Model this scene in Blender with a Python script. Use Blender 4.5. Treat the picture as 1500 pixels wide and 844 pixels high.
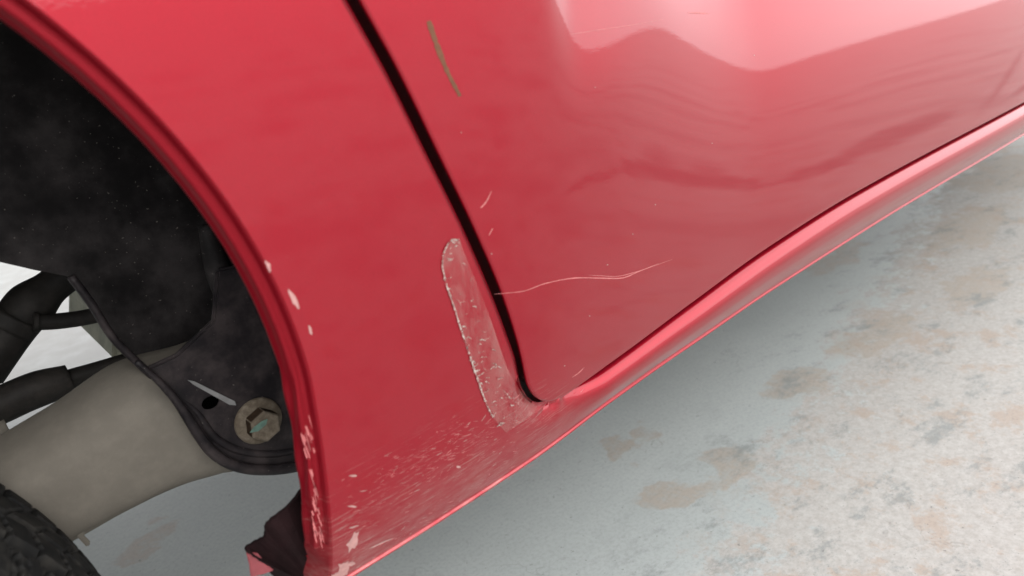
import bpy, bmesh, math, random
import numpy as np
from mathutils import Vector, Matrix

random.seed(7)
rng = np.random.default_rng(11)
for o in list(bpy.data.objects):
    bpy.data.objects.remove(o)
scene = bpy.context.scene
COL = scene.collection
PI = math.pi

# ------------------------------------------------------------------ camera
CAM = np.array([0.0, -0.40, 0.66])
PITCH, ROLL, YAW, FPX = math.radians(20), math.radians(10), math.radians(37), 1091.0
FWD = np.array([math.sin(YAW) * math.cos(PITCH), math.cos(YAW) * math.cos(PITCH), -math.sin(PITCH)])
_r = np.cross(FWD, [0, 0, 1]); _r /= np.linalg.norm(_r); _u = np.cross(_r, FWD)
RGT = math.cos(ROLL) * _r - math.sin(ROLL) * _u
UPV = math.sin(ROLL) * _r + math.cos(ROLL) * _u
cd = bpy.data.cameras.new('camera')
cam = bpy.data.objects.new('camera', cd)
COL.objects.link(cam)
cam.matrix_world = Matrix(((RGT[0], UPV[0], -FWD[0], CAM[0]),
                           (RGT[1], UPV[1], -FWD[1], CAM[1]),
                           (RGT[2], UPV[2], -FWD[2], CAM[2]),
                           (0, 0, 0, 1)))
cd.sensor_width = 36.0
cd.lens = 36.0 * FPX / 1500.0
cd.clip_start = 0.01
cd.clip_end = 2000
cd.dof.use_dof = True
cd.dof.focus_distance = 0.68
cd.dof.aperture_fstop = 7.0
scene.camera = cam

# ------------------------------------------------------------------ sky and sun (bright overcast)
SUN_EL, SUN_AZ = math.radians(42), math.radians(190)      # azimuth clockwise from +Y
world = bpy.data.worlds.new('World')
scene.world = world
world.use_nodes = True
wn = world.node_tree.nodes; wl = world.node_tree.links
wn.clear()
sky = wn.new('ShaderNodeTexSky'); sky.sky_type = 'NISHITA'; sky.sun_disc = False
sky.sun_elevation = SUN_EL; sky.sun_rotation = SUN_AZ
sky.air_density = 1.0; sky.dust_density = 4.0; sky.ozone_density = 1.0
hs = wn.new('ShaderNodeHueSaturation'); hs.inputs['Saturation'].default_value = 0.12
bg = wn.new('ShaderNodeBackground'); bg.inputs['Strength'].default_value = 0.15
wo = wn.new('ShaderNodeOutputWorld')
cl = wn.new('ShaderNodeMix'); cl.data_type = 'RGBA'            # closed cloud cover over the clear sky
tc = wn.new('ShaderNodeTexCoord'); cn = wn.new('ShaderNodeTexNoise'); cn.inputs['Scale'].default_value = 2.2; cn.inputs['Detail'].default_value = 5
cr_ = wn.new('ShaderNodeValToRGB'); cr_.color_ramp.elements[0].position = 0.3; cr_.color_ramp.elements[1].position = 0.7
cr_.color_ramp.elements[0].color = (7.6, 7.7, 7.8, 1); cr_.color_ramp.elements[1].color = (10.4, 10.4, 10.4, 1)
wl.new(tc.outputs['Generated'], cn.inputs['Vector']); wl.new(cn.outputs['Fac'], cr_.inputs['Fac']); wl.new(cr_.outputs[0], cl.inputs[7])
cl.inputs[0].default_value = 0.75; cl.inputs[7].default_value = (9.0, 9.05, 9.1, 1)
wl.new(sky.outputs[0], hs.inputs['Color']); wl.new(hs.outputs[0], cl.inputs[6]); wl.new(cl.outputs[2], bg.inputs[0]); wl.new(bg.outputs[0], wo.inputs[0])
sd = bpy.data.lights.new('sun', 'SUN'); sd.energy = 0.6; sd.angle = math.radians(30); sd.color = (1.0, 0.96, 0.9)
sun = bpy.data.objects.new('sun', sd); COL.objects.link(sun)
sdir = Vector((math.sin(SUN_AZ) * math.cos(SUN_EL), math.cos(SUN_AZ) * math.cos(SUN_EL), math.sin(SUN_EL)))
sun.rotation_euler = sdir.to_track_quat('Z', 'Y').to_euler()
sun.location = sdir * 20

scene.view_settings.view_transform = 'Standard'
scene.view_settings.look = 'None'
scene.view_settings.exposure = 1.38
scene.view_settings.gamma = 1.0
scene.render.resolution_x = 1024; scene.render.resolution_y = 576

# ------------------------------------------------------------------ small helpers
def hermite(xs, ys):
    xs = np.array(xs, float); ys = np.array(ys, float)
    d = np.diff(ys) / np.diff(xs); m = np.zeros(len(xs))
    m[0], m[-1] = d[0], d[-1]
    for i in range(1, len(xs) - 1):
        m[i] = 0 if d[i - 1] * d[i] <= 0 else 2 * d[i - 1] * d[i] / (d[i - 1] + d[i])
    def f(x):
        x = np.clip(np.asarray(x, float), xs[0], xs[-1])
        i = np.clip(np.searchsorted(xs, x, side='right') - 1, 0, len(xs) - 2)
        h = xs[i + 1] - xs[i]; t = (x - xs[i]) / h
        return ((2 * t**3 - 3 * t**2 + 1) * ys[i] + (t**3 - 2 * t**2 + t) * h * m[i]
                + (-2 * t**3 + 3 * t**2) * ys[i + 1] + (t**3 - t**2) * h * m[i + 1])
    return f

def sstep(a, b, x):
    t = np.clip((np.asarray(x, float) - a) / (b - a), 0, 1)
    return t * t * (3 - 2 * t)

def pray(px, py):
    d = FWD + RGT * (px - 750) / FPX - UPV * (py - 422) / FPX
    return d / np.linalg.norm(d)

def at_y(px, py, y):          # point of the place seen at a photo pixel, at depth y
    d = pray(px, py); t = (y - CAM[1]) / d[1]
    return CAM + t * d

def mesh_obj(name, verts, faces, mat, parent=None, smooth=True):
    me = bpy.data.meshes.new(name)
    me.from_pydata([tuple(map(float, v)) for v in verts], [], faces)
    me.validate(); me.update()
    if smooth:
        me.polygons.foreach_set('use_smooth', [True] * len(me.polygons))
    if mat is not None:
        me.materials.append(mat)
    o = bpy.data.objects.new(name, me)
    COL.objects.link(o)
    o.parent = parent
    return o

def grid_faces(nr, nc, base=0, flip=False):
    f = []
    for r in range(nr - 1):
        for c in range(nc - 1):
            a = base + r * nc + c
            q = (a, a + 1, a + nc + 1, a + nc)
            f.append(q[::-1] if flip else q)
    return f

def box_vf(x0, x1, y0, y1, z0, z1):
    v = [(x, y, z) for z in (z0, z1) for y in (y0, y1) for x in (x0, x1)]
    f = [(0, 2, 3, 1), (4, 5, 7, 6), (0, 1, 5, 4), (2, 6, 7, 3), (0, 4, 6, 2), (1, 3, 7, 5)]
    return v, f

def bevel_box(name, dims, mat, parent, bev=0.01, seg=3):
    v, f = box_vf(*dims)
    o = mesh_obj(name, v, f, mat, parent)
    bm = bmesh.new(); bm.from_mesh(o.data)
    bmesh.ops.bevel(bm, geom=list(bm.edges), offset=bev, segments=seg, affect='EDGES', profile=0.5)
    bmesh.ops.recalc_face_normals(bm, faces=bm.faces)
    bm.to_mesh(o.data); bm.free()
    return o

def smooth_path(pts, n):
    pts = np.array(pts, float)
    t = np.linspace(0, 1, len(pts)); tt = np.linspace(0, 1, n)
    return np.stack([hermite(t, pts[:, k])(tt) for k in range(pts.shape[1])], 1)

def tube_vf(path, radii, seg=14, caps=True):
    path = np.array(path, float); n = len(path)
    radii = np.array(radii, float) * np.ones(n)
    tang = np.gradient(path, axis=0); tang /= np.linalg.norm(tang, axis=1)[:, None]
    ref = np.array([0.13, 0.31, 0.94])
    v = []
    for i in range(n):
        a = np.cross(tang[i], ref); a /= np.linalg.norm(a); b = np.cross(tang[i], a)
        for k in range(seg):
            th = 2 * PI * k / seg
            v.append(path[i] + radii[i] * (math.cos(th) * a + math.sin(th) * b))
    f = []
    for i in range(n - 1):
        for k in range(seg):
            k2 = (k + 1) % seg
            f.append((i * seg + k, i * seg + k2, (i + 1) * seg + k2, (i + 1) * seg + k))
    if caps:
        f.append(tuple(range(seg))[::-1]); f.append(tuple((n - 1) * seg + k for k in range(seg)))
    return v, f

def tube(name, pts, radius, mat, parent, n=24, seg=14, radii=None):
    p = smooth_path(pts, n)
    r = radius if radii is None else hermite(np.linspace(0, 1, len(radii)), radii)(np.linspace(0, 1, n))
    v, f = tube_vf(p, r, seg)
    return mesh_obj(name, v, f, mat, parent)

# ------------------------------------------------------------------ materials
def new_mat(name):
    m = bpy.data.materials.new(name); m.use_nodes = True
    nt = m.node_tree
    b = nt.nodes['Principled BSDF']
    return m, nt, b

def N(nt, kind, **kw):
    n = nt.nodes.new(kind)
    for k, v in kw.items():
        setattr(n, k, v)
    return n

def noise(nt, vec, scale, detail=5, rough=0.6, dist=0.0):
    n = N(nt, 'ShaderNodeTexNoise')
    n.inputs['Scale'].default_value = scale; n.inputs['Detail'].default_value = detail
    n.inputs['Roughness'].default_value = rough; n.inputs['Distortion'].default_value = dist
    if vec is not None: nt.links.new(vec, n.inputs['Vector'])
    return n.outputs['Fac']

def ramp(nt, fac, stops):
    r = N(nt, 'ShaderNodeValToRGB')
    while len(r.color_ramp.elements) < len(stops):
        r.color_ramp.elements.new(0.5)
    for e, (p, c) in zip(r.color_ramp.elements, stops):
        e.position = p; e.color = c if len(c) == 4 else (*c, 1)
    nt.links.new(fac, r.inputs['Fac'])
    return r.outputs['Color']

def mrange(nt, val, a, b, c=0.0, d=1.0, smooth=True):
    r = N(nt, 'ShaderNodeMapRange'); r.interpolation_type = 'SMOOTHSTEP' if smooth else 'LINEAR'
    nt.links.new(val, r.inputs['Value'])
    for k, x in zip(('From Min', 'From Max', 'To Min', 'To Max'), (a, b, c, d)):
        r.inputs[k].default_value = x
    return r.outputs['Result']

def mth(nt, op, a, b=None):
    m = N(nt, 'ShaderNodeMath', operation=op)
    for i, x in enumerate((a, b)):
        if x is None: continue
        if isinstance(x, (int, float)): m.inputs[i].default_value = x
        else: nt.links.new(x, m.inputs[i])
    return m.outputs[0]

def mix(nt, fac, a, b):
    m = N(nt, 'ShaderNodeMix', data_type='RGBA')
    for s, x in ((m.inputs[0], fac), (m.inputs[6], a), (m.inputs[7], b)):
        if isinstance(x, (int, float)): s.default_value = x
        elif isinstance(x, tuple): s.default_value = x if len(x) == 4 else (*x, 1)
        else: nt.links.new(x, s)
    return m.outputs[2]

def bump(nt, h, strength, dist, bsdf):
    b = N(nt, 'ShaderNodeBump'); b.inputs['Strength'].default_value = strength; b.inputs['Distance'].default_value = dist
    nt.links.new(h, b.inputs['Height']); nt.links.new(b.outputs[0], bsdf.inputs['Normal'])

def world_pos(nt):
    return N(nt, 'ShaderNodeNewGeometry').outputs['Position']

def sep(nt, v):
    s = N(nt, 'ShaderNodeSeparateXYZ'); nt.links.new(v, s.inputs[0]); return s.outputs

def scaled(nt, v, sx, sy, sz, rot=(0, 0, 0)):
    m = N(nt, 'ShaderNodeMapping'); m.inputs['Scale'].default_value = (sx, sy, sz); m.inputs['Rotation'].default_value = rot
    nt.links.new(v, m.inputs['Vector']); return m.outputs[0]

RED = (0.285, 0.0025, 0.0135)
def make_paint(name, dust=1.0, coat_rough=0.0, RED=RED):
    m, nt, b = new_mat(name)
    P = world_pos(nt); s = sep(nt, P)
    # fine flake sparkle in the base coat and road dust low on the body
    fl = noise(nt, P, 2600, 1, 0.5)
    flake = ramp(nt, fl, [(0.3, tuple(c * 0.86 for c in RED)), (0.7, tuple(min(1, c * 1.12) for c in RED))])
    n1 = noise(nt, scaled(nt, P, 50, 50, 150, (0, 0.5, 0)), 1.0, 7, 0.7)
    low = mth(nt, 'MULTIPLY', mrange(nt, s[2], 0.405, 0.335), mrange(nt, s[0], 0.38, 0.24, 0.12, 1.0))
    d = mth(nt, 'MULTIPLY', mth(nt, 'MULTIPLY', mrange(nt, n1, 0.3, 0.85), low), 0.36 * dust)
    col = mix(nt, d, flake, (0.42, 0.33, 0.30))
    # fine abrasion in the direction of travel, low behind the wheel
    st = noise(nt, scaled(nt, P, 38, 38, 1100, (0, 0.16, 0)), 1.0, 4, 0.7)
    st2 = noise(nt, scaled(nt, P, 60, 60, 900, (0, -0.1, 0)), 1.0, 4, 0.7)
    cl_ = mrange(nt, noise(nt, P, 34, 4, 0.6), 0.38, 0.58)
    ab = mth(nt, 'MULTIPLY', mth(nt, 'MAXIMUM', mrange(nt, st, 0.57, 0.65), mrange(nt, st2, 0.60, 0.67)), cl_)
    ab = mth(nt, 'MULTIPLY', ab, mth(nt, 'MULTIPLY', mrange(nt, s[2], 0.445, 0.375), mrange(nt, s[0], 0.36, 0.27)))
    col = mix(nt, mth(nt, 'MULTIPLY', ab, 0.75 * dust), col, (0.34, 0.17, 0.16))
    spk = mrange(nt, noise(nt, P, 900, 1, 0.5), 0.80, 0.83, 0, 0.25)
    col = mix(nt, spk, col, (0.3, 0.22, 0.2))
    nt.links.new(col, b.inputs['Base Color'])
    b.inputs['Metallic'].default_value = 0.7
    b.inputs['Roughness'].default_value = 0.38
    b.inputs['Specular IOR Level'].default_value = 0.1
    b.inputs['Coat Weight'].default_value = 1.0
    b.inputs['Coat IOR'].default_value = 1.47
    n2 = noise(nt, scaled(nt, P, 8, 8, 20), 1.0, 4, 0.6)
    cr = mth(nt, 'ADD', mth(nt, 'MULTIPLY', d, 0.9), mrange(nt, n2, 0.3, 0.8, coat_rough, coat_rough + 0.012))
    nt.links.new(cr, b.inputs['Coat Roughness'])
    # orange-peel relief
    op = noise(nt, P, 420, 2, 0.5)
    bp = N(nt, 'ShaderNodeBump'); bp.inputs['Strength'].default_value = 0.02; bp.inputs['Distance'].default_value = 0.001
    nt.links.new(op, bp.inputs['Height']); nt.links.new(bp.outputs[0], b.inputs['Coat Normal'])
    return m
PAINT = make_paint('red_paint')
PAINT_SILL = PAINT

def simple(name, col, rough=0.6, metal=0.0, var=0.35, scale=40, bstr=0.15, bdist=0.001, spec=0.5):
    m, nt, b = new_mat(name)
    P = world_pos(nt)
    n = noise(nt, P, scale, 7, 0.65)
    c = ramp(nt, n, [(0.3, tuple(x * (1 - var) for x in col)), (0.7, tuple(min(1, x * (1 + var)) for x in col))])
    nt.links.new(c, b.inputs['Base Color'])
    b.inputs['Roughness'].default_value = rough; b.inputs['Metallic'].default_value = metal
    b.inputs['Specular IOR Level'].default_value = spec
    bump(nt, noise(nt, P, scale * 6, 5, 0.7), bstr, bdist, b)
    return m

def dusty(name, base, dust, amount, rough=0.7, scale=30, spots=0.0):
    m, nt, b = new_mat(name)
    P = world_pos(nt)
    n = noise(nt, P, scale, 8, 0.68)
    c = mix(nt, mrange(nt, n, 0.38, 0.72, 0, amount), base, dust)
    if spots:
        sp = noise(nt, P, 420, 2, 0.5)
        c = mix(nt, mrange(nt, sp, 0.70, 0.76, 0, spots), c, (0.2, 0.18, 0.16))
    nt.links.new(c, b.inputs['Base Color']); b.inputs['Roughness'].default_value = rough
    b.inputs['Specular IOR Level'].default_value = 0.12
    bump(nt, noise(nt, P, 260, 5, 0.7), 0.25, 0.001, b)
    return m

M_LIP_SHADE = make_paint('lip_paint_shade', 0.8, 0.3, (0.20, 0.004, 0.011))  # red paint darkened to put the wheel well's shade on the lip
M_LIP_SHADE.node_tree.nodes['Principled BSDF'].inputs['Coat Weight'].default_value = 0.2
M_LIP_SHADE.node_tree.nodes['Principled BSDF'].inputs['Roughness'].default_value = 0.55
M_LINER = dusty('wheelhouse_coating', (0.0022, 0.0018, 0.0019), (0.024, 0.021, 0.021), 1.0, 0.7, 16, 0.45)
M_BRACKET = dusty('bracket_steel', (0.007, 0.006, 0.007), (0.036, 0.029, 0.029), 0.75, 0.5, 34, 0.4)
M_ARM = dusty('arm_dusty_steel', (0.094, 0.085, 0.072), (0.116, 0.105, 0.089), 0.7, 0.8, 60, 0.1)
M_BOLT = dusty('bolt_zinc', (0.060, 0.047, 0.034), (0.115, 0.098, 0.076), 1.0, 0.7, 140)
M_RUBBER = dusty('hose_rubber', (0.012, 0.011, 0.010), (0.032, 0.028, 0.025), 0.7, 0.6, 40)
M_TYRE = dusty('tyre_rubber', (0.007, 0.007, 0.007), (0.026, 0.024, 0.021), 0.8, 0.8, 70)
M_TANK = simple('tank_plastic', (0.16, 0.16, 0.12), 0.7)
M_BLACK = simple('black_seal_and_shade', (0.006, 0.005, 0.005), 0.8, 0, 0.3, 60)
M_FLOOR = dusty('underseal', (0.03, 0.03, 0.03), (0.08, 0.075, 0.07), 0.7, 0.8, 14)
M_FLAP = simple('torn_liner_plastic', (0.009, 0.0035, 0.004), 0.8, 0, 0.5, 30, 0.5, 0.002, spec=0.1)
M_PINK = simple('torn_red_edge', (0.15, 0.028, 0.034), 0.45, 0, 0.3, 60)
M_STEEL = simple('bare_steel', (0.35, 0.33, 0.31), 0.45, 0.6, 0.25, 80)
M_SCUFF = simple('scuffed_primer', (0.30, 0.155, 0.145), 0.7, 0, 0.2, 300)
M_HAIR = simple('hairline_scratch', (0.36, 0.10, 0.10), 0.6, 0, 0.25, 300)
M_BROWN = simple('brown_scuff', (0.11, 0.050, 0.030), 0.8, 0, 0.2, 200, spec=0.1)
M_GREY = simple('grey_streak', (0.11, 0.11, 0.11), 0.6, 0, 0.3, 90)
M_GREEN = simple('green_paint_mark', (0.055, 0.105, 0.085), 0.6, 0, 0.3, 200)
M_HOLE_SHADE = simple('opening_shade', (0.0004, 0.0004, 0.0004), 1.0, 0, 0.2, 60, spec=0.0)
M_INNER = simple('inner_body', (0.03, 0.006, 0.007), 0.6)

# clear protective film, hazed and dirty
def make_film():
    m, nt, b = new_mat('clear_film')
    P = world_pos(nt)
    out = nt.nodes['Material Output']
    tr = N(nt, 'ShaderNodeBsdfTransparent')
    haze = mrange(nt, noise(nt, scaled(nt, P, 60, 60, 25), 1.0, 6, 0.7), 0.35, 0.75, 0.03, 0.30)
    wv = N(nt, 'ShaderNodeTexVoronoi'); wv.feature = 'DISTANCE_TO_EDGE'; wv.inputs['Scale'].default_value = 95
    nt.links.new(P, wv.inputs['Vector'])
    crk = mth(nt, 'MULTIPLY', mrange(nt, wv.outputs['Distance'], 0.03, 0.0), mrange(nt, noise(nt, P, 60, 3), 0.5, 0.65))
    fac = mth(nt, 'MAXIMUM', haze, mth(nt, 'MULTIPLY', crk, 0.7))
    b.inputs['Base Color'].default_value = (0.36, 0.21, 0.19, 1); b.inputs['Roughness'].default_value = 0.35
    bump(nt, noise(nt, P, 160, 5, 0.7), 0.35, 0.001, b)
    mx = N(nt, 'ShaderNodeMixShader')
    nt.links.new(fac, mx.inputs[0]); nt.links.new(tr.outputs[0], mx.inputs[1]); nt.links.new(b.outputs[0], mx.inputs[2])
    nt.links.new(mx.outputs[0], out.inputs['Surface'])
    return m
M_FILM = make_film()
def make_edge():
    m, nt, b = new_mat('film_edge_dirt')
    P = world_pos(nt)
    c = ramp(nt, noise(nt, P, 420, 4, 0.7), [(0.36, (0.05, 0.04, 0.035)), (0.46, (0.2, 0.1, 0.09)), (0.62, (0.36, 0.31, 0.28))])
    nt.links.new(c, b.inputs['Base Color']); b.inputs['Roughness'].default_value = 0.5
    nt.links.new(mrange(nt, noise(nt, P, 260, 3, 0.6), 0.40, 0.52, 0.15, 0.95), b.inputs['Alpha'])
    return m
M_EDGE = make_edge()

# ------------------------------------------------------------------ ground: painted concrete, peeling
PATCH = [(0.705, 0.313, 0.045, 0.028), (0.745, 0.174, 0.060, 0.030), (0.655, 0.190, 0.038, 0.034), (1.253, 0.192, 0.10, 0.035),
         (1.03, 0.202, 0.07, 0.035), (1.60, 0.44, 0.12, 0.04), (1.91, 0.273, 0.20, 0.06), (1.55, 0.13, 0.12, 0.04), (0.098, 0.755, 0.05, 0.035), (2.4, 0.35, 0.2, 0.12)]
def make_ground():
    m, nt, b = new_mat('painted_concrete')
    P = world_pos(nt); s = sep(nt, P)
    # wear grows away from where the car stands
    wear = mrange(nt, mth(nt, 'ADD', mth(nt, 'MULTIPLY', s[0], -0.25), s[1]), 0.15, -0.30)
    big = noise(nt, P, 3.2, 5, 0.6)
    mid = noise(nt, P, 11, 8, 0.68)
    fine = noise(nt, P, 48, 8, 0.72)
    grit = noise(nt, P, 190, 5, 0.7)
    base = ramp(nt, mth(nt, 'ADD', mth(nt, 'MULTIPLY', big, 0.6), mth(nt, 'MULTIPLY', fine, 0.4)),
                [(0.3, (0.66, 0.72, 0.71)), (0.7, (0.80, 0.85, 0.84))])
    # bare white worn zones, ragged down to the centimetre
    far = mrange(nt, s[1], -0.8, -2.5)
    wm = mth(nt, 'ADD', mth(nt, 'MULTIPLY', wear, 0.30), mth(nt, 'ADD', mth(nt, 'MULTIPLY', mid, 0.45), mth(nt, 'MULTIPLY', noise(nt, P, 34, 9, 0.78), 0.55)))
    worn = mrange(nt, wm, 0.635, 0.705)
    wc = ramp(nt, noise(nt, P, 80, 6, 0.75), [(0.32, (0.62, 0.59, 0.55)), (0.62, (0.80, 0.78, 0.745))])
    col = mix(nt, worn, base, wc)
    col = mix(nt, mth(nt, 'MULTIPLY', far, 0.5), col, (1.0, 0.97, 0.93))  # far ground whitened in colour to brighten what the door mirrors
    col = mix(nt, mth(nt, 'MULTIPLY', mrange(nt, s[1], 1.0, 1.6), mrange(nt, mid, 0.3, 0.6, 0.7, 1.0)), col, (0.37, 0.365, 0.345))  # ground past the far side darkened in colour to dim its strong light
    # beige bald patches with ragged outlines
    dn = N(nt, 'ShaderNodeTexNoise'); dn.inputs['Scale'].default_value = 16; dn.inputs['Detail'].default_value = 6
    nt.links.new(P, dn.inputs['Vector'])
    sub = N(nt, 'ShaderNodeVectorMath', operation='SUBTRACT'); nt.links.new(dn.outputs['Color'], sub.inputs[0]); sub.inputs[1].default_value = (0.5, 0.5, 0.5)
    sc = N(nt, 'ShaderNodeVectorMath', operation='SCALE'); nt.links.new(sub.outputs[0], sc.inputs[0]); sc.inputs['Scale'].default_value = 0.17
    ad = N(nt, 'ShaderNodeVectorMath', operation='ADD'); nt.links.new(P, ad.inputs[0]); nt.links.new(sc.outputs[0], ad.inputs[1])
    acc = None
    for (x, y, rx, ry) in PATCH:
        mp = N(nt, 'ShaderNodeMapping'); mp.vector_type = 'TEXTURE'
        mp.inputs['Location'].default_value = (x, y, 0); mp.inputs['Scale'].default_value = (rx, ry, 1)
        nt.links.new(ad.outputs[0], mp.inputs['Vector'])
        ln = N(nt, 'ShaderNodeVectorMath', operation='LENGTH'); nt.links.new(mp.outputs[0], ln.inputs[0])
        acc = ln.outputs['Value'] if acc is None else mth(nt, 'MINIMUM', acc, ln.outputs['Value'])
    pm = mrange(nt, acc, 1.22, 0.82)
    pm = mth(nt, 'MULTIPLY', pm, mrange(nt, fine, 0.35, 0.58, 0.3, 0.8))
    beige = ramp(nt, fine, [(0.3, (0.60, 0.52, 0.43)), (0.7, (0.72, 0.63, 0.54))])
    col = mix(nt, pm, col, beige)
    # scattered warm staining in the worn zone, dark grey rubbed spots, grit
    bm2 = mth(nt, 'MULTIPLY', mrange(nt, noise(nt, scaled(nt, P, 1, 1, 1, (0, 0, 1)), 11, 9, 0.8), 0.51, 0.60), mrange(nt, wear, 0.25, 0.8, 0, 0.8))
    col = mix(nt, bm2, col, (0.68, 0.56, 0.47))
    dk = mth(nt, 'MULTIPLY', mrange(nt, noise(nt, scaled(nt, P, 1.0, 1.6, 1, (0, 0, 0.4)), 9, 12, 0.84), 0.51, 0.62), mrange(nt, wear, 0.0, 0.35, 0.05, 0.75))
    col = mix(nt, dk, col, (0.40, 0.43, 0.425))
    sp = mrange(nt, noise(nt, P, 120, 3, 0.6), 0.67, 0.72, 0, 0.6)
    col = mix(nt, sp, col, (0.19, 0.19, 0.18))
    # oily stains further out on the slab, a slab joint, a fine crack and broad patchiness
    acc = None
    for (x, y, rx, ry, rot) in [(2.75, -0.78, 0.42, 0.09, -0.15), (2.32, -0.76, 0.18, 0.08, 0), (3.5, -0.63, 0.25, 0.03, -0.1), (4.3, -1.02, 1.4, 0.022, -0.277),
                                (1.95, -0.85, 0.25, 0.03, 0.1)]:
        mp = N(nt, 'ShaderNodeMapping'); mp.vector_type = 'TEXTURE'
        mp.inputs['Location'].default_value = (x, y, 0); mp.inputs['Scale'].default_value = (rx, ry, 1); mp.inputs['Rotation'].default_value = (0, 0, rot)
        nt.links.new(ad.outputs[0] if ry > 0.04 else P, mp.inputs['Vector'])
        ln = N(nt, 'ShaderNodeVectorMath', operation='LENGTH'); nt.links.new(mp.outputs[0], ln.inputs[0])
        acc = ln.outputs['Value'] if acc is None else mth(nt, 'MINIMUM', acc, ln.outputs['Value'])
    st = mth(nt, 'MULTIPLY', mrange(nt, acc, 1.3, 0.6), mrange(nt, mid, 0.3, 0.6, 0.35, 0.85))
    col = mix(nt, st, col, (0.14, 0.13, 0.12))
    pt = noise(nt, P, 1.7, 4, 0.6)
    col = mix(nt, mth(nt, 'MULTIPLY', mrange(nt, pt, 0.46, 0.66, 0, 0.5), mrange(nt, s[1], -0.25, -0.5)), col, (0.30, 0.30, 0.29))
    vc = N(nt, 'ShaderNodeTexVoronoi'); vc.feature = 'DISTANCE_TO_EDGE'; vc.inputs['Scale'].default_value = 2.1
    nt.links.new(ad.outputs[0], vc.inputs['Vector'])
    ck = mth(nt, 'MULTIPLY', mrange(nt, vc.outputs['Distance'], 0.0045, 0.0005), mrange(nt, mid, 0.45, 0.62, 0.0, 0.28))
    col = mix(nt, ck, col, (0.22, 0.21, 0.19))
    pit = noise(nt, P, 330, 2, 0.5)
    col = mix(nt, mth(nt, 'MULTIPLY', mrange(nt, pit, 0.68, 0.74, 0, 0.7), mrange(nt, wear, 0.1, 0.7, 0.25, 1.0)), col, (0.25, 0.24, 0.22))
    gm = mix(nt, mrange(nt, grit, 0.40, 0.75, 0.0, 0.26), col, (0.22, 0.22, 0.21))
    sg = N(nt, 'ShaderNodeVectorMath', operation='SCALE'); nt.links.new(gm, sg.inputs[0]); sg.inputs['Scale'].default_value = 0.40
    nt.links.new(sg.outputs[0], b.inputs['Base Color'])
    nt.links.new(mrange(nt, worn, 0, 1, 0.55, 0.9), b.inputs['Roughness'])
    h = mth(nt, 'SUBTRACT', mth(nt, 'MULTIPLY', grit, 0.5), mth(nt, 'ADD', pm, worn))
    bump(nt, h, 0.06, 0.002, b)
    return m
v, f = [], []
gx = [-400, -40, -6, -2, 0, 1, 2, 4, 10, 60, 400]
for y in gx:
    for x in gx: v.append((x, y, 0))
ground = mesh_obj('ground', v, grid_faces(len(gx), len(gx)), make_ground(), None, False)
ground['kind'] = 'structure'

# ------------------------------------------------------------------ the car body side as a surface: outward offset o(x, z)
ZB = 0.34
ob = hermite([-0.9, 0.05, 0.20, 0.28, 0.39, 0.50, 0.65, 0.95, 1.4, 3.0], [0.0, 0.007, 0.010, 0.009, -0.001, -0.012, -0.022, -0.026, -0.02, -0.02])
def pq(zp):
    return 0.0338 - 0.060 * (zp - 0.75) ** 2 - 0.008 + 0.015 * (1 - np.exp(-np.maximum(zp, -0.01) / 0.042))
def pd(zp, x):
    z1 = 0.12
    return 0.009 - 0.52 * (zp - z1) ** 2
def offs(x, z):
    x = np.asarray(x, float); zp = np.asarray(z, float) - ZB
    w = sstep(0.33, 0.67, x)
    # shallow dent in the door skin by its rear edge
    dent = sstep(0.338, 0.375, x) * (1 - sstep(0.375, 0.505, x)) * np.logaddexp(0, (zp - 0.262) / 0.008) * 0.008
    return ob(x) + (1 - w) * pq(zp) + w * pd(zp, x) - 0.10 * dent
def S(x, z, lift=0.0):
    x = np.asarray(x, float); z = np.asarray(z, float)
    return np.stack([x, -(offs(x, z) + lift), z], -1)
def body(px, py, lift=0.0):
    y = 0.0
    for _ in range(12):
        p = at_y(px, py, y); y = float(-(offs(p[0], p[2]) + lift))
    return at_y(px, py, y)

# outline curves in (x, z)
GAP_Z = [0.380, 0.3812, 0.387, 0.397, 0.412, 0.443, 0.487, 0.54, 0.593, 0.643, 0.682, 0.75, 0.95]
GAP_X = [0.330, 0.315, 0.300, 0.2902, 0.2825, 0.2740, 0.2630, 0.2475, 0.2295, 0.2125, 0.1970, 0.171, 0.100]
gapx = hermite(GAP_Z, GAP_X)
ARC, ARR = np.array([-0.2, 0.49]), 0.333
archx_low = hermite([0.30, 0.34, 0.36, 0.388, 0.448, 0.49], [0.114, 0.117, 0.120, 0.1235, 0.130, 0.133])
def arch_front(z):
    z = np.asarray(z, float)
    return np.where(z < 0.49, archx_low(z), ARC[0] + np.sqrt(np.maximum(ARR ** 2 - (z - 0.49) ** 2, 0)))

ZJ = 0.380
CX = 0.330
_gz = np.linspace(0.380, 0.60, 160)
GC = np.concatenate([np.stack([gapx(_gz), _gz], 1), np.stack([np.linspace(0.333, 0.46, 40), np.full(40, 0.380)], 1)])
def roll(x, z):
    x = np.asarray(x, float); z = np.asarray(z, float)
    d = np.sqrt(((np.stack([x, z], -1)[..., None, :] - GC) ** 2).sum(-1)).min(-1)
    return -0.0085 * np.clip(1 - d / 0.020, 0, 1) ** 2 * sstep(0.445, 0.395, z)
def Sq(x, z):
    p = S(x, z); p[..., 1] -= roll(x, z); return p
NU = 56
verts, faces, tagsill = [], [], []
def add_grid(P, flip=False):
    base = len(verts); nr, nc = P.shape[:2]
    verts.extend(P.reshape(-1, 3).tolist()); faces.extend(grid_faces(nr, nc, base, flip))
    return base
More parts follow.
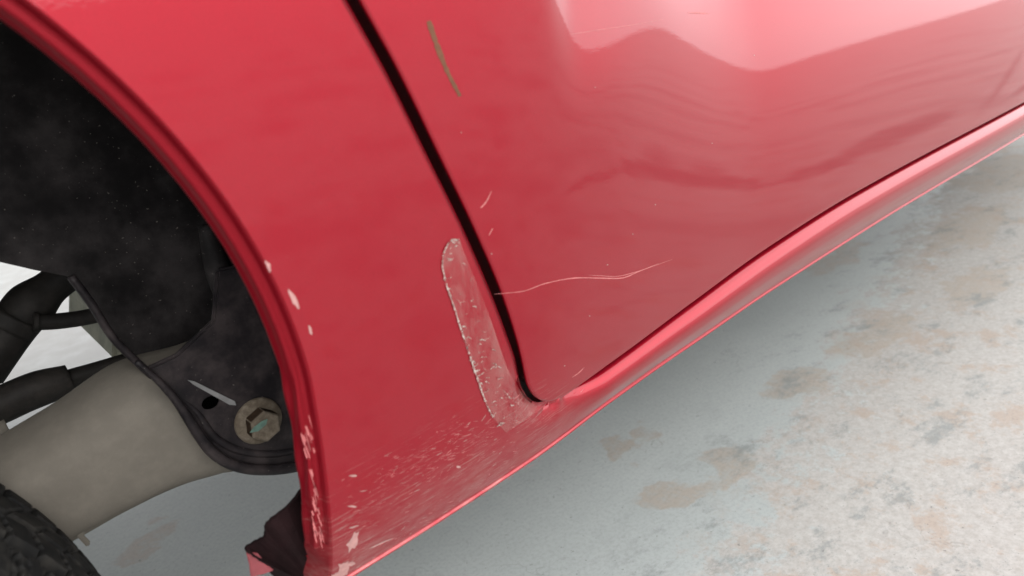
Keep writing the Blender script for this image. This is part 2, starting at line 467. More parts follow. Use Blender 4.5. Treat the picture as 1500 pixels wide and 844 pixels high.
# lower strip of the quarter (hem up to the level of the door's bottom edge)
u = np.linspace(0, 1, NU)
rows = []
for s_ in np.linspace(0, 1, 14):
    z = ZB + (ZJ - ZB) * s_
    a = float(arch_front(z)); rows.append(Sq(a + (CX - a) * u, np.full(NU, z)))
low = np.array(rows)
nq0 = len(faces); add_grid(low)
# main quarter panel beside the door
zz = np.concatenate([ZJ + (0.41 - ZJ) * np.linspace(0, 1, 14) ** 2, np.linspace(0.41, 0.70, 40)[1:]])
rows = []
for z in zz:
    a, g = float(arch_front(z)), float(gapx(z)); rows.append(Sq(a + (g - a) * u, np.full(NU, z)))
add_grid(np.array(rows))
# above and behind the wheel opening
th0 = math.asin((0.70 - 0.49) / ARR)
ths = np.linspace(th0, PI + 0.45, 60)
pts_out = []
g_top = [(float(gapx(0.70)), 0.70), (float(gapx(0.8)), 0.80), (float(gapx(0.95)), 0.95), (-0.2, 0.97), (-0.75, 0.97), (-0.85, 0.7), (-0.85, 0.34)]
g_par = hermite([0, .13, .3, .5, .75, .88, 1], [p[0] for p in g_top]), hermite([0, .13, .3, .5, .75, .88, 1], [p[1] for p in g_top])
rows = []
for k, t in enumerate(ths):
    A = ARC + ARR * np.array([math.cos(t), math.sin(t)])
    q = k / (len(ths) - 1); G = np.array([float(g_par[0](q)), float(g_par[1](q))])
    L = A[None] + (G - A)[None] * u[:, None]
    rows.append(S(L[:, 0], L[:, 1]))
add_grid(np.array(rows))
# rolled return of the quarter along the door gap
gz = zz[::-1]
edge = Sq(gapx(gz), gz)
ret = []
for i_, (dx, dy) in enumerate([(0, 0), (0.0012, 0.0004), (0.0022, 0.0016), (0.0026, 0.004), (0.0026, 0.030)]):
    r = edge.copy(); r[:, 0] += dx; r[:, 1] += dy; r[:, 2] -= dx * 0.6 * (gz < 0.40); ret.append(r)
add_grid(np.array(ret), True)
# hem under the quarter
hem = low[0]
hh = []
for dy, dz in [(0, 0), (-0.0007, -0.0003), (-0.0012, -0.0010), (-0.0011, -0.0020), (-0.0003, -0.0028), (0.0012, -0.0030), (0.004, -0.0026), (0.012, 0.002), (0.06, 0.012)]:
    r = hem.copy(); r[:, 1] += dy; r[:, 2] += dz; hh.append(r)
add_grid(np.array(hh), True)
nq1 = len(faces)
# the sill: section sweeps forward from the door corner
sx = np.concatenate([np.linspace(CX, 0.48, 60), np.linspace(0.48, 2.9, 120)[1:]])
SEC_S = [0, .14, .30, .44, .58, .70, .82, .92, 1.0]
SEC_O = [0, .0050, .0098, .0132, .0145, .0128, .0075, -.0010, -.0260]
SEC_Z = [0, .14, .30, .46, .62, .77, .89, .96, 1.0]
so, sz_ = hermite(SEC_S, SEC_O), hermite(SEC_S, SEC_Z)
def zj(x):
    return 0.040 + 0.016 * sstep(0.34, 0.85, x)
ss = np.linspace(0, 1, 40)
P = np.zeros((len(ss), len(sx), 3))
ws = sstep(CX, 0.385, sx)
for i, s_ in enumerate(ss):
    zq = ZB + (ZJ - ZB) * s_
    oq = offs(sx, np.full(len(sx), zq)) + roll(sx, np.full(len(sx), zq))
    zs = ZB + zj(sx) * float(sz_(s_)); os_ = ob(sx) + float(so(s_)) - 0.008 * (1 - sstep(0.34, 0.62, sx))
    P[i, :, 0] = sx
    P[i, :, 1] = -((1 - ws) * oq + ws * os_)
    P[i, :, 2] = (1 - ws) * zq + ws * zs
add_grid(P)
top = P[-1]
rr = []
for dy, dz in [(0, 0), (0.001, 0.0), (0.03, 0.002), (0.06, 0.03)]:
    r = top.copy(); r[:, 1] += dy; r[:, 2] += dz; rr.append(r)
add_grid(np.array(rr))
hh = []
for dy, dz in [(0, 0), (-0.0007, -0.0003), (-0.0012, -0.0010), (-0.0011, -0.0020), (-0.0003, -0.0028), (0.0012, -0.0030), (0.004, -0.0026), (0.012, 0.002), (0.06, 0.012)]:
    r = P[0].copy(); r[:, 1] += dy; r[:, 2] += dz; hh.append(r)
add_grid(np.array(hh), True)

car = bpy.data.objects.new('car', None); COL.objects.link(car)
car.location = (0, 0, 0)
car['label'] = 'red car with scratched rear quarter panel, door and open wheel arch'
car['category'] = 'car'

# weld, take the normals of the welded sheet, then split quarter and sill so that the join stays seamless
bm = bmesh.new()
bv = [bm.verts.new(p) for p in verts]
bm.verts.ensure_lookup_table()
lay = bm.faces.layers.int.new('sill')
for i, fc in enumerate(faces):
    try:
        fa = bm.faces.new([bv[k] for k in fc]); fa[lay] = 0 if i < nq1 else 1; fa.smooth = True
    except ValueError:
        pass
bmesh.ops.remove_doubles(bm, verts=bm.verts, dist=0.00005)
bm.normal_update()
def split_part(name, val, parent):
    vs, ns, fs, idx = [], [], [], {}
    for fa in bm.faces:
        if fa[lay] != val: continue
        q = []
        for vv in fa.verts:
            if vv.index not in idx:
                idx[vv.index] = len(vs); vs.append(vv.co[:]); ns.append(vv.normal[:])
            q.append(idx[vv.index])
        fs.append(q)
    me = bpy.data.meshes.new(name); me.from_pydata(vs, [], fs); me.update()
    me.polygons.foreach_set('use_smooth', [True] * len(me.polygons))
    me.normals_split_custom_set_from_vertices(ns)
    me.materials.append(PAINT if val == 0 else PAINT_SILL)
    o = bpy.data.objects.new(name, me); COL.objects.link(o); o.parent = parent
    return o
bm.verts.index_update()
quarter = split_part('quarter_panel', 0, car)
sill = split_part('sill', 1, car)
bm.free()
quarter['label'] = 'red quarter panel, scuffed white along its lower edge'

# ------------------------------------------------------------------ door
GW = 0.0105
def doorx(z):
    return gapx(z - 0.0) + GW
# door outline: rear edge up, bottom along the sill
dbz = lambda x: ZB + zj(x) + 0.0026
nx, nz = 120, 70
tz = np.concatenate([np.linspace(0, 0.12, 18), np.linspace(0.12, 1, nz - 17)[1:]])
DR = 0.034                                                          # corner radius
rows = []
for t in tz:
    zt = 0.3865 + (0.97 - 0.3865) * t
    # rear boundary with rounded lower corner
    base = float(hermite([0.36, 0.40, 0.443, 0.487, 0.54, 0.593, 0.643, 0.682, 0.75, 0.97],
                         [0.2940, 0.2897, 0.2842, 0.2752, 0.2595, 0.2413, 0.2241, 0.2083, 0.1822, 0.1040])(zt))
    dzc = zt - 0.3865
    xr = base + (DR - math.sqrt(max(DR ** 2 - (DR - dzc) ** 2, 0)) if dzc < DR else 0)
    xx = xr + (1.70 - xr) * (np.linspace(0, 1, nx) ** 1.7)
    bot = dbz(xx) + 0.0
    z = zt + (bot - 0.3865) * (1 - t) ** 3
    rows.append(S(xx, z))
D = np.array(rows)
dv, df = [], []
def dgrid(P, flip=False):
    b = len(dv); dv.extend(P.reshape(-1, 3).tolist()); df.extend(grid_faces(P.shape[0], P.shape[1], b, flip))
dgrid(D)
rear_edge = D[::-1, 0]; bottom_edge = D[0]
outline = np.concatenate([rear_edge, bottom_edge[1:]])
# outward direction of the edge in the xz plane
tan = np.gradient(outline, axis=0); nrm = np.stack([tan[:, 2], 0 * tan[:, 0], -tan[:, 0]], 1)
nrm /= np.linalg.norm(nrm, axis=1)[:, None] + 1e-9
rr = []
for dn_, dy in [(0, 0), (0.0008, 0.0003), (0.0015, 0.0011), (0.0018, 0.0024), (0.0012, 0.004), (-0.004, 0.0055), (-0.006, 0.03)]:
    r = outline + nrm * dn_; r[:, 1] += dy; rr.append(r)
dgrid(np.array(rr), True)
door = mesh_obj('door', dv, df, PAINT, car)
bm = bmesh.new(); bm.from_mesh(door.data)
bmesh.ops.remove_doubles(bm, verts=bm.verts, dist=0.00005)
bm.to_mesh(door.data); bm.free()
door['label'] = 'glossy red door with hairline scratches and a brown scuff'

# the next door forward, beyond the frame
rows = []
for t in np.linspace(0, 1, 30):
    xx = np.linspace(1.712, 2.88, 40); rows.append(S(xx, dbz(xx) + (0.97 - dbz(xx)) * t))
rows = np.array(rows)
back = rows.copy(); back[:, :, 1] += 0.012
fd = mesh_obj('front_door', np.concatenate([rows.reshape(-1, 3), back.reshape(-1, 3)]), grid_faces(30, 40) + grid_faces(30, 40, 1200, True)
              + [(k * 40, (k + 1) * 40, 1200 + (k + 1) * 40, 1200 + k * 40) for k in range(29)] + [(k, 1200 + k, 1201 + k, k + 1) for k in range(39)], PAINT, car)
# dark rubber behind the gap; the jamb's black holds the gap's shade
gzz = np.linspace(0.372, 0.95, 60)
j = []
for dx, dy in [(-0.03, 0.030), (0.045, 0.030)]:
    r = S(gapx(np.maximum(gzz, 0.381)) + dx, gzz); r[:, 1] += dy; j.append(r)
mesh_obj('door_jamb', np.array(j).reshape(-1, 3), grid_faces(2, 60), M_BLACK, car)
sj = []
xs_ = np.linspace(0.27, 2.9, 80)
for dy, dz in [(0.020, -0.02), (0.0225, 0.03)]:
    r = S(xs_, dbz(xs_) + dz); r[:, 1] += dy; sj.append(r)
mesh_obj('door_seal', np.array(sj).reshape(-1, 3), grid_faces(2, 80), M_BLACK, car)

# ------------------------------------------------------------------ wheel-arch lip
zl = np.linspace(0.372, 0.49, 26)
arc_pts = [(float(arch_front(z)), z) for z in zl]
arc_pts += [tuple(ARC + ARR * np.array([math.cos(t), math.sin(t)])) for t in np.linspace(0.02, PI + 0.4, 90)]
arc_pts = np.array(arc_pts)
tg = np.gradient(arc_pts, axis=0); tg /= np.linalg.norm(tg, axis=1)[:, None]
inn = np.stack([-tg[:, 1], tg[:, 0]], 1)                               # toward the wheel centre
LIP = [(0, 0), (.0006, .0003), (.0014, .0014), (.0018, .0034), (.0020, .0056), (.0026, .0074), (.0042, .0080), (.0056, .0077),
       (.0070, .0082), (.0076, .0100), (.0079, .0130), (.0082, .0165), (.0094, .0180), (.0096, .0200), (.006, .026)]
zlen = np.arange(len(arc_pts))
L = []
for k, (n_, i_) in enumerate(LIP):
    p2 = arc_pts + inn * n_
    wob = 0.0006 * np.sin(arc_pts[:, 1] * 140 + k) * (arc_pts[:, 1] < 0.5) * (k > 5)
    r = S(arc_pts[:, 0], arc_pts[:, 1]); r[:, 0] = p2[:, 0] + wob; r[:, 2] = p2[:, 1]; r[:, 1] += i_
    L.append(r)
L = np.array(L)
lip = mesh_obj('arch_lip', L.reshape(-1, 3), grid_faces(L.shape[0], L.shape[1], 0, True), M_LIP_SHADE, car)
lip['label'] = 'dented, shade-darkened red wheel arch lip with scraped paint'
# plain return below the lip's torn lower end
zl2 = np.linspace(0.335, 0.376, 10)
R2 = []
for n_, i_ in [(0, 0), (.001, .0006), (.002, .003), (.004, .008), (.006, .014), (.007, .024)]:
    r = S(arch_front(zl2), zl2); r[:, 0] -= n_ + 0.0012 * np.sin(zl2 * 260) * (i_ > .005); r[:, 1] += i_; R2.append(r)
R2 = np.array(R2)
mesh_obj('lower_return', R2.reshape(-1, 3), grid_faces(R2.shape[0], R2.shape[1], 0, True), M_LIP_SHADE, quarter)

# ------------------------------------------------------------------ wheelhouse, inner wall, underbody
tn = []
full = np.array([(float(arch_front(z)) + 0.006, z) for z in np.linspace(0.40, 0.485, 12)] +
                [tuple(ARC + (ARR + 0.006) * np.array([math.cos(t), math.sin(t)])) for t in np.linspace(0.02, PI, 60)])
for y, k in [(0.0, 0.0), (0.03, 0.016), (0.08, 0.036), (0.14, 0.05), (0.20, 0.054), (0.30, 0.05)]:
    d = ARC - full; d /= np.linalg.norm(d, axis=1)[:, None]
    p = full - d * k
    tn.append(np.stack([p[:, 0], np.full(len(p), y), p[:, 1]], 1))
tn = np.array(tn)
mesh_obj('wheelhouse', tn.reshape(-1, 3), grid_faces(tn.shape[0], tn.shape[1]), M_LINER, car)

def plate(name, pts, thick, mat, parent, bev=0.0):
    pts = [np.array(p, float) for p in pts]; n = len(pts)
    v = [tuple(p) for p in pts] + [tuple(p + np.array([0, thick, 0])) for p in pts]
    f = [tuple(range(n)), tuple(range(2 * n - 1, n - 1, -1))] + [(i, n + i, n + (i + 1) % n, (i + 1) % n) for i in range(n)]
    o = mesh_obj(name, v, f, mat, parent, False)
    bm = bmesh.new(); bm.from_mesh(o.data)
    bmesh.ops.recalc_face_normals(bm, faces=bm.faces)
    if bev:
        bmesh.ops.bevel(bm, geom=[e for e in bm.edges if e.is_manifold and e.calc_face_angle() > 0.9], offset=bev, segments=2, affect='EDGES')
    bm.to_mesh(o.data); bm.free()
    return o

YW = 0.24
wall_px = [(-260, 300), (0, 384), (52, 396), (100, 405), (130, 440), (160, 490), (200, 530), (240, 566), (270, 602), (330, 640)]
wall = [at_y(*p, YW) for p in wall_px]
wall += [np.array([0.20, YW, 0.45]), np.array([0.18, YW, 0.66]), np.array([0.06, YW, 0.80]), np.array([-0.2, YW, 0.86]), np.array([-0.5, YW, 0.75])]
plate('inner_wall', wall, 0.02, M_LINER, car)
# the trailing-arm bracket in front of it
YB = 0.15
br_px = [(318, 395), (312, 470), (258, 520), (214, 540), (240, 566), (270, 600), (300, 642), (330, 676), (364, 689), (400, 690), (430, 686), (462, 676), (500, 560), (470, 430), (400, 380)]
bracket = plate('trailing_arm_bracket', [at_y(*p, YB) for p in br_px], 0.006, M_BRACKET, car, 0.002)
side = []
for p in [(160, 490), (185, 515), (214, 540), (240, 566), (270, 600), (300, 642), (330, 676)]:
    side.append(p)
rim = [at_y(*p, YB - 0.003) for p in [(200, 530), (236, 562), (262, 592), (284, 626), (306, 657), (334, 678), (366, 687), (400, 688), (432, 684), (462, 676)]]
tube('bracket_rim', rim, 0.004, M_BRACKET, bracket, 60, 12, radii=[.002, .0032, .0042, .0044, .0044, .0044])
rim2 = [at_y(*p, YB + 0.001) for p in [(262, 580), (290, 606), (310, 636), (338, 655), (368, 663), (404, 664), (440, 658)]]
tube('pressed_bead', rim2, 0.003, M_BRACKET, bracket, 50, 10, radii=[.0008, .003, .0034, .0034, .003])
# fold in the wall
fold = [at_y(*p, 0.165) for p in [(300, 330), (322, 400), (336, 450), (342, 500), (350, 552)]]
tube('wall_fold', fold, 0.008, M_LINER, car, 30, 12, radii=[0.005, 0.010, 0.008, 0.007, 0.004])
fl = [at_y(*p, YB + 0.004) for p in [(150, 475), (200, 526), (240, 564), (275, 604)]]
tube('bracket_seam', [at_y(*p, 0.19) for p in [(104, 405), (135, 447), (162, 490), (200, 530), (240, 566), (262, 592)]], 0.003, M_BRACKET, bracket, 30, 8)

# flanged bolt on the bracket
Bc = at_y(378, 616, YB - 0.001)
def lathe_y(name, centre, prof, mat, parent, seg=40, hexn=0):
    v, f = [], []
    for r, y in prof:
        for k in range(seg):
            t = 2 * PI * k / seg
            v.append((centre[0] + r * math.cos(t), centre[1] + y, centre[2] + r * math.sin(t)))
    for i in range(len(prof) - 1):
        for k in range(seg):
            f.append((i * seg + k, i * seg + (k + 1) % seg, (i + 1) * seg + (k + 1) % seg, (i + 1) * seg + k))
    f.append(tuple((len(prof) - 1) * seg + k for k in range(seg)))
    o = mesh_obj(name, v, f, mat, parent)
    bm = bmesh.new(); bm.from_mesh(o.data); bmesh.ops.recalc_face_normals(bm, faces=bm.faces); bm.to_mesh(o.data); bm.free()
    return o
bolt = lathe_y('bolt', Bc, [(0.0187, 0), (0.0187, -0.002), (0.0178, -0.0035), (0.0135, -0.0048)], M_BOLT, bracket)
bolt['label'] = 'rusty flanged bolt with a green paint mark'
hv, hf = [], []
for y, r in [(-0.0045, 0.0128), (-0.0155, 0.0128), (-0.0170, 0.0115)]:
    for k in range(6):
        t = PI / 3 * k + 0.35
        hv.append((Bc[0] + r * math.cos(t), Bc[1] + y, Bc[2] + r * math.sin(t)))
for i in range(2):
    for k in range(6):
        hf.append((i * 6 + k, i * 6 + (k + 1) % 6, (i + 1) * 6 + (k + 1) % 6, (i + 1) * 6 + k))
hf.append(tuple(12 + k for k in range(6)))
hexo = mesh_obj('bolt_head', hv, hf, M_BOLT, bracket, False)
hexo.data.materials.append(simple('bolt_rust', (0.020, 0.012, 0.007), 0.8, 0, 0.5, 300, spec=0.1))
for pl in hexo.data.polygons:
    if abs(pl.normal.y) < 0.4: pl.material_index = 1
bm = bmesh.new(); bm.from_mesh(hexo.data); bmesh.ops.recalc_face_normals(bm, faces=bm.faces)
bmesh.ops.bevel(bm, geom=list(bm.edges), offset=0.0006, segments=1, affect='EDGES'); bm.to_mesh(hexo.data); bm.free()
gm = [at_y(*p, YB - 0.0186) for p in [(366, 634), (372, 626), (384, 617), (392, 614), (390, 622), (378, 632)]]
plate('paint_mark', gm, 0.0004, M_GREEN, bracket)
hp = at_y(308, 590, YB - 0.0011)
plate('drain_hole_shade', [hp + np.array([0.0062 * math.cos(t), 0, 0.0048 * math.sin(t)]) for t in np.linspace(0, 2 * PI, 25)[:-1]], 0.0004, M_HOLE_SHADE, bracket)  # flat black disc stands in for the shade inside the hole
sp_ = [at_y(*p, YB - 0.0012) for p in [(275, 557), (285, 559), (344, 588), (346, 594), (336, 593), (284, 564)]]
plate('bare_streak', sp_, 0.0006, M_GREY, bracket)

# trailing arm
def arm():
    path = [(0.19, 0.205, 0.400), (0.13, 0.205, 0.398), (0.08, 0.207, 0.404), (0.02, 0.21, 0.395), (-0.08, 0.215, 0.374), (-0.25, 0.22, 0.32)]
    hh = [0.048, 0.052, 0.050, 0.0425, 0.040, 0.040]; yy = [0.03, 0.034, 0.036, 0.036, 0.036, 0.034]
    n = 50
    p = smooth_path(path, n); hs_ = hermite(np.linspace(0, 1, 6), hh)(np.linspace(0, 1, n)); ys_ = hermite(np.linspace(0, 1, 6), yy)(np.linspace(0, 1, n))
    v, f, seg = [], [], 36
    for i in range(n):
        for k in range(seg):
            t = 2 * PI * k / seg
            c, s_ = math.cos(t), math.sin(t)
            e = 0.55
            yo = math.copysign(abs(c) ** e, c) * ys_[i]; zo = math.copysign(abs(s_) ** e, s_) * hs_[i]
            if s_ > 0: yo += 0.018 * (s_ ** 2)
            v.append((p[i][0], p[i][1] + yo, p[i][2] + zo))
    for i in range(n - 1):
        for k in range(seg):
            f.append((i * seg + k, i * seg + (k + 1) % seg, (i + 1) * seg + (k + 1) % seg, (i + 1) * seg + k))
    f.append(tuple(range(seg))); f.append(tuple((n - 1) * seg + k for k in range(seg))[::-1])
    return mesh_obj('trailing_arm', v, f, M_ARM, car)
armo = arm()
tube('arm_flange', [at_y(*p, 0.185) for p in [(345, 684), (290, 694), (240, 714), (180, 744), (130, 772), (80, 800)]], 0.0035, M_ARM, armo, 30, 10)
tab = plate('cable_tab', [at_y(*p, 0.18) for p in [(104, 780), (112, 768), (126, 776), (124, 786), (134, 796), (128, 803), (118, 792)]], 0.004, M_ARM, armo, 0.001)

# brake hoses and cables behind
tube('brake_hose', [at_y(*p, 0.40) for p in [(112, 392), (78, 418), (44, 448), (14, 486), (-30, 545)]], 0.018, M_RUBBER, car, 36, 18, radii=[0.016, 0.016, 0.0215, 0.020, 0.021])
tube('hose_collar', [at_y(*p, 0.395) for p in [(22, 462), (8, 480)]], 0.0245, M_RUBBER, car, 6, 20)
tube('brake_hose', [at_y(*p, 0.38) for p in [(48, 472), (80, 471), (120, 466), (160, 458), (190, 455)]], 0.0075, M_RUBBER, car, 30, 14)
tube('hose_ferrule', [at_y(*p, 0.378) for p in [(49, 472), (56, 472)]], 0.0092, M_RUBBER, car, 4, 14)
tube('parking_brake_cable', [at_y(*p, 0.36) for p in [(-40, 612), (0, 594), (50, 572), (102, 556)]], 0.0165, M_RUBBER, car, 30, 16, radii=[0.018, 0.0165, 0.0165, 0.014])
tube('parking_brake_cable', [at_y(*p, 0.362) for p in [(98, 557), (140, 545), (190, 530)]], 0.0095, M_RUBBER, car, 16, 14)
tube('cable_end', [at_y(*p, 0.30) for p in [(-10, 636), (12, 627)]], 0.008, M_ARM, car, 6, 14)
tk = [at_y(*p, 0.47) for p in [(98, 402), (118, 430), (140, 452), (160, 466), (166, 486), (165, 528), (300, 560), (300, 380)]]
plate('fuel_tank', tk, 0.25, M_TANK, car, 0.004)

# torn splash liner hanging under the arch's foot
FY = 0.035
fp = [(470, 640), (458, 684), (450, 704), (438, 724), (420, 745), (398, 762), (390, 772), (389, 786), (376, 794), (360, 806), (372, 816), (388, 828), (398, 842), (420, 856), (470, 870), (500, 800), (490, 700)]
fps = smooth_path(fp + [fp[0]], 90)[:-1]
fl_o = plate('splash_liner', [at_y(p[0] + 0.6 * math.sin(i * 1.9), p[1] + 0.6 * math.cos(i * 2.3), FY + 0.006 * math.sin(i * 0.21)) for i, p in enumerate(fps)], 0.003, M_FLAP, car)
fl_o['label'] = 'torn dark splash liner hanging below the wheel arch'
plate('torn_edge', [at_y(*p, FY - 0.004) for p in [(361, 809), (378, 811), (390, 826), (402, 836), (386, 842), (368, 846), (366, 828)]], 0.002, M_PINK, fl_o, 0.0006)

# underbody and the unseen bulk of the car that shades the ground
v, f = [], []
def addbox(*d):
    b = len(v); vv, ff = box_vf(*d); v.extend(vv); f.extend([tuple(k + b for k in q) for q in ff])
addbox(-0.9, 0.25, 0.30, 1.45, 0.56, 0.60)
addbox(0.22, 2.9, 0.05, 1.60, 0.40, 0.44)
addbox(0.20, 0.22, 0.05, 1.60, 0.40, 0.60)
mesh_obj('floor_pan', v, f, M_FLOOR, car, False)
v, f = [], []
addbox(-0.85, 2.86, 0.31, 1.56, 0.62, 0.94)
addbox(0.36, 2.86, 0.07, 0.30, 0.46, 0.94)
mesh_obj('inner_shell', v, f, M_INNER, car, False)
bevel_box('far_side_panel', (-0.9, 2.9, 1.60, 1.64, 0.56, 0.98), PAINT, car, 0.012)
bevel_box('far_sill', (0.22, 2.9, 1.60, 1.64, 0.345, 0.55), PAINT, car, 0.012)

# ------------------------------------------------------------------ wheel
def make_wheel(yc, parent):
    w = bpy.data.objects.new('wheel', None); COL.objects.link(w); w.parent = parent
    cx, cz, R = -0.283, 0.297, 0.297
    w.location = (cx, yc, cz)
    nth, prof = 840, []
    hw = 0.088
    # (y, r) across the tyre
    ypts = [-0.070, -0.082, -0.090, -0.088, -0.080]
    rpts = [0.195, 0.212, 0.240, 0.266, 0.283]
    tread = np.linspace(-0.074, 0.074, 75)
    side_l = list(zip(ypts, rpts)); side_r = [(-y, r) for y, r in side_l[::-1]]
    prof = side_l + [(y, None) for y in tread] + side_r
    vv, ff = [], []
    for i in range(nth):
        t = 2 * PI * i / nth
        for (y, r) in prof:
            if r is None:
                crown = R - 0.010 * (abs(y) / 0.074) ** 3
                dep = 0
                for g in (-0.048, -0.017, 0.017, 0.048):
                    if abs(y - g) < 0.0042: dep = 0.007
                q = (i / nth * 84 + abs(y) * 14 + (0.5 if y > 0 else 0)) % 1
                if abs(y) > 0.022 and q < 0.15: dep = max(dep, 0.004)
                q2 = (i / nth * 168 + abs(y) * 20) % 1
                if abs(y) > 0.052 and q2 < 0.12: dep = max(dep, 0.0025)
                if abs(y) <= 0.012 and (i / nth * 84 + y * 30) % 1 < 0.1: dep = max(dep, 0.003)
                r = crown - dep
            vv.append((r * math.cos(t), y, r * math.sin(t)))
    m = len(prof)
    for i in range(nth):
        for k in range(m - 1):
            a, b = i * m + k, ((i + 1) % nth) * m + k
            ff.append((a, b, b + 1, a + 1))
    tyre = mesh_obj('tyre', vv, ff, M_TYRE, w, False)
    rp = [(0.188, -0.074), (0.186, -0.066), (0.175, -0.060), (0.165, -0.03), (0.16, 0.0), (0.12, -0.020), (0.07, -0.035), (0.03, -0.04), (0.001, -0.04)]
    vv, ff, seg = [], [], 64
    for r, y in rp:
        for k in range(seg):
            t = 2 * PI * k / seg; vv.append((r * math.cos(t), y, r * math.sin(t)))
    for i in range(len(rp) - 1):
        for k in range(seg):
            ff.append((i * seg + k, i * seg + (k + 1) % seg, (i + 1) * seg + (k + 1) % seg, (i + 1) * seg + k))
    mesh_obj('rim', vv, ff, M_STEEL, w)
    return w
wheel = make_wheel(0.115, car)
w2 = wheel.copy(); COL.objects.link(w2); w2.parent = car; w2.location.y = 1.50
for ch in list(wheel.children):
    c = ch.copy(); COL.objects.link(c); c.parent = w2

# ------------------------------------------------------------------ wear on the paint: ribbons and flakes on the surface
def surf_ribbon(pxs, wpx, lift=0.00018, n=None, taper=True):
    n = n or max(6, 4 * len(pxs))
    p = smooth_path(pxs, n); tt = np.gradient(p, axis=0); tt /= np.linalg.norm(tt, axis=1)[:, None] + 1e-9
    nn = np.stack([-tt[:, 1], tt[:, 0]], 1)
    v = []
    for i in range(n):
        w = wpx * (math.sin(PI * min(1, max(0, (i + 0.35) / (n - 0.3)))) ** 0.5 if taper else 1) * 0.5
        w *= 0.7 + 0.6 * random.random()
        v.append(body(*(p[i] + nn[i] * w), lift)); v.append(body(*(p[i] - nn[i] * w), lift))
    f = [(2 * i, 2 * i + 2, 2 * i + 3, 2 * i + 1) for i in range(n - 1)]
    return v, f
def join(parts):
    V, F = [], []
    for v, f in parts:
        b = len(V); V.extend(v); F.extend([tuple(k + b for k in q) for q in f])
    return V, F
def blob(cx, cy, rx, ry, rot, n=14, lift=0.0002, jag=0.35):
    v = []
    for k in range(n):
        t = 2 * PI * k / n; r = 1 + jag * (random.random() - 0.5) * 2
        a, b = rx * r * math.cos(t), ry * r * math.sin(t)
        v.append(body(cx + a * math.cos(rot) - b * math.sin(rot), cy + a * math.sin(rot) + b * math.cos(rot), lift))
    return v, [tuple(range(n))]

# long hairlines on the door
for pts, w in [([(724, 431), (765, 427), (800, 415), (850, 407), (905, 408), (940, 396), (985, 380)], 1.5),
               ([(862, 403), (900, 405), (930, 399), (965, 386)], 1.0),
               ([(832, 51), (870, 45), (930, 36), (972, 28)], 0.7),
               ([(1008, 19), (1024, 19), (1038, 20)], 2.0),
               ([(704, 305), (712, 296), (720, 280)], 2.2),
               ([(838, 553), (848, 546), (856, 538)], 1.2), ([(716, 345), (720, 338), (722, 334)], 1.6)]:
    v_, f_ = surf_ribbon(pts, w)
    mesh_obj('scratch', v_, f_, M_HAIR, door)
v_, f_ = surf_ribbon([(628, 31), (640, 66), (655, 104), (674, 141)], 7.0, taper=False, n=24)
bs = mesh_obj('scuff_mark', v_, f_, M_BROWN, door); bs['label'] = 'brown scuff line on the red door'
parts = []
for (x, y) in [(872, 128), (676, 194), (927, 343), (864, 463), (827, 536), (1105, 81), (890, 388), (1043, 210), (720, 372), (960, 300)]:
    parts.append(blob(x, y, 1.0, 0.8, random.random(), 7))
o = mesh_obj('paint_chips', *join(parts), M_SCUFF, door, False); o['kind'] = 'stuff'

# scuffed lower quarter: many short strokes along the direction of travel
parts = []
def stroke(cx, cy, ln, ang, w):
    dx, dy = math.cos(ang) * ln / 2, -math.sin(ang) * ln / 2
    return surf_ribbon([(cx - dx, cy - dy), (cx + random.uniform(-.4, .4), cy + random.uniform(-.4, .4)), (cx + dx, cy + dy)], w, 0.00016, 5)
def inside(x, y):
    # keep between lip and lower edge
    return x > 470 + (y - 600) * 0.16 and (y < 835 - (x - 545) * 0.62 - 6)
for (mx, my, sx_, sy_, n_, l0, l1, rot) in [(650, 662, 55, 16, 110, 3, 15, 0.42), (600, 700, 70, 22, 80, 3, 12, 0.42), (700, 650, 45, 18, 35, 4, 12, .45),
                                            (640, 760, 95, 12, 150, 3, 12, 0.55), (545, 745, 45, 30, 50, 2, 8, 0.5), (520, 800, 24, 22, 25, 3, 12, 0.5), (760, 660, 60, 25, 40, 2, 7, .5)]:
    for _ in range(n_):
        a, b = random.gauss(0, 1) * sx_, random.gauss(0, 1) * sy_
        x = mx + a * math.cos(rot) + b * math.sin(rot); y = my - a * math.sin(rot) + b * math.cos(rot)
        if inside(x, y) and random.random() < 0.8:
            parts.append(stroke(x, y, random.uniform(l0, l1), random.gauss(rot, 0.22), random.choice([0.2, 0.25, 0.3, 0.35, 0.45, 0.8])))
random.shuffle(parts)
nh = int(len(parts) * 0.7)
for pp, mm in ((parts[:nh], M_HAIR), (parts[nh:], M_SCUFF)):
    o = mesh_obj('scuff_strokes', *join(pp), mm, quarter, False); o['kind'] = 'stuff'
parts = [blob(517, 794, 6, 15, 0.45, 14), blob(504, 833, 9, 11, 0.2, 16), blob(515, 826, 5, 3, -.4), blob(517, 697, 6, 1.6, -0.05), blob(496, 843, 10, 5, 0), blob(672, 684, 3, 2, .3),
         blob(430, 437, 4, 14, -0.45, 14), blob(393, 390, 3, 9, -0.45), blob(455, 485, 2.2, 7, -0.4), blob(516, 742, 8, 1.4, 0.05), blob(518, 772, 7, 1.2, -.3),
         blob(556, 797, 16, 1.4, -0.42, 12)]
for q in parts:
    mesh_obj('paint_chip', *q, M_SCUFF, quarter, False)
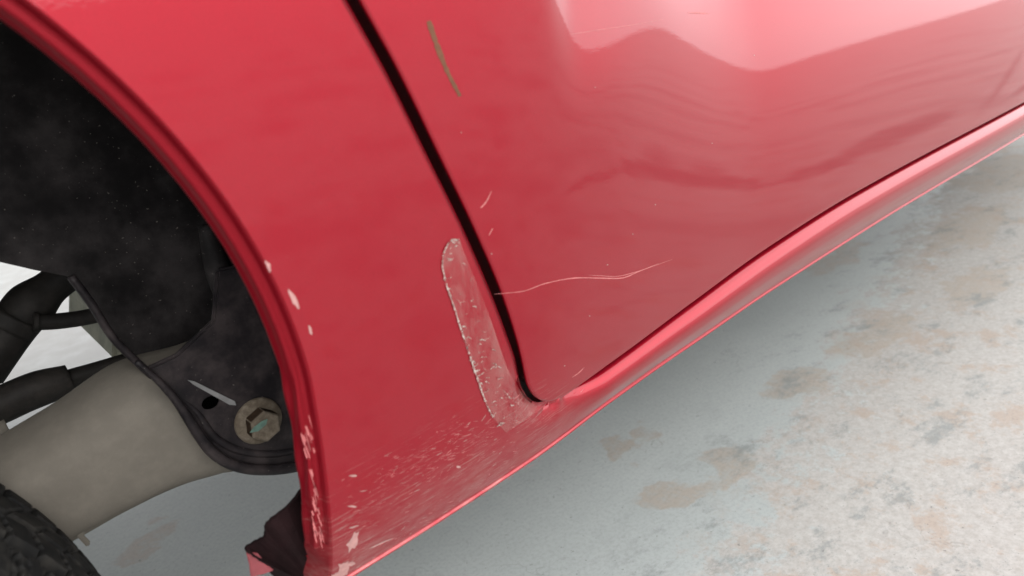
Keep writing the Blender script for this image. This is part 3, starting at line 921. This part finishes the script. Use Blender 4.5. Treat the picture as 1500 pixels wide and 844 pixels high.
# scraped ridge on the lower lip
parts = []
for _ in range(48):
    t = random.random(); zc = 0.376 + 0.085 * t ** 1.3
    k = random.choice([5, 6, 7, 8]); i0 = int(np.argmin(abs(arc_pts[:40, 1] - zc)))
    p0 = L[k, i0]; ln = random.uniform(0.002, 0.006); wd = random.uniform(0.00015, 0.0005)
    off = np.array([-0.0003, -0.0005, 0]); dx = random.uniform(-.002, .002)
    q = [p0 + off + np.array([dx - wd, 0, -ln]), p0 + off + np.array([dx + wd, 0, -ln * .6]), p0 + off + np.array([dx + wd * .6, 0, ln]), p0 + off + np.array([dx - wd, 0, ln * .7])]
    parts.append((q, [(0, 1, 2, 3)]))
o = mesh_obj('lip_scrapes', *join(parts), M_HAIR, lip, False); o['kind'] = 'stuff'

# ------------------------------------------------------------------ clear protective film along the door gap
fo = smooth_path([(674, 352), (664, 351), (654, 362), (648, 385), (652, 410), (662, 440), (674, 478), (688, 520), (700, 556), (712, 590), (724, 614), (742, 634)], 60)
fi = smooth_path([(674, 353), (677, 362), (684, 380), (694, 405), (705, 432), (716, 460), (727, 492), (736, 520), (746, 545), (758, 566), (772, 584), (792, 600)], 60)
F_ = []
for k in np.linspace(0, 1, 14):
    bulge = 0.0006
    F_.append([body(*(fo[i] * (1 - k) + fi[i] * k), bulge) for i in range(60)])
F_ = np.array(F_)
film = mesh_obj('protective_film', F_.reshape(-1, 3), grid_faces(14, 60, 0, True), M_FILM, car)
film['label'] = 'hazy clear film strip peeling beside the door gap'
v_, f_ = surf_ribbon([tuple(p) for p in fo[2:56:3]], 2.4, 0.0008, 90, False)
mesh_obj('film_edge', v_, f_, M_EDGE, film)
parts = []
for _ in range(80):
    i = int(np.clip(random.gauss(42, 9), 6, 56)) if random.random() < 0.8 else random.randint(2, 14); k = random.uniform(0.02, 0.9) ** 2.2
    c = fo[i] * (1 - k) + fi[i] * k
    parts.append(surf_ribbon([(c[0] - random.uniform(1, 5), c[1] + random.uniform(-3, 3)), tuple(c), (c[0] + random.uniform(1, 5), c[1] + random.uniform(-5, 4))], random.uniform(0.5, 2.2), 0.0009, 6))
o = mesh_obj('film_creases', *join(parts), M_EDGE, film, False); o['kind'] = 'stuff'
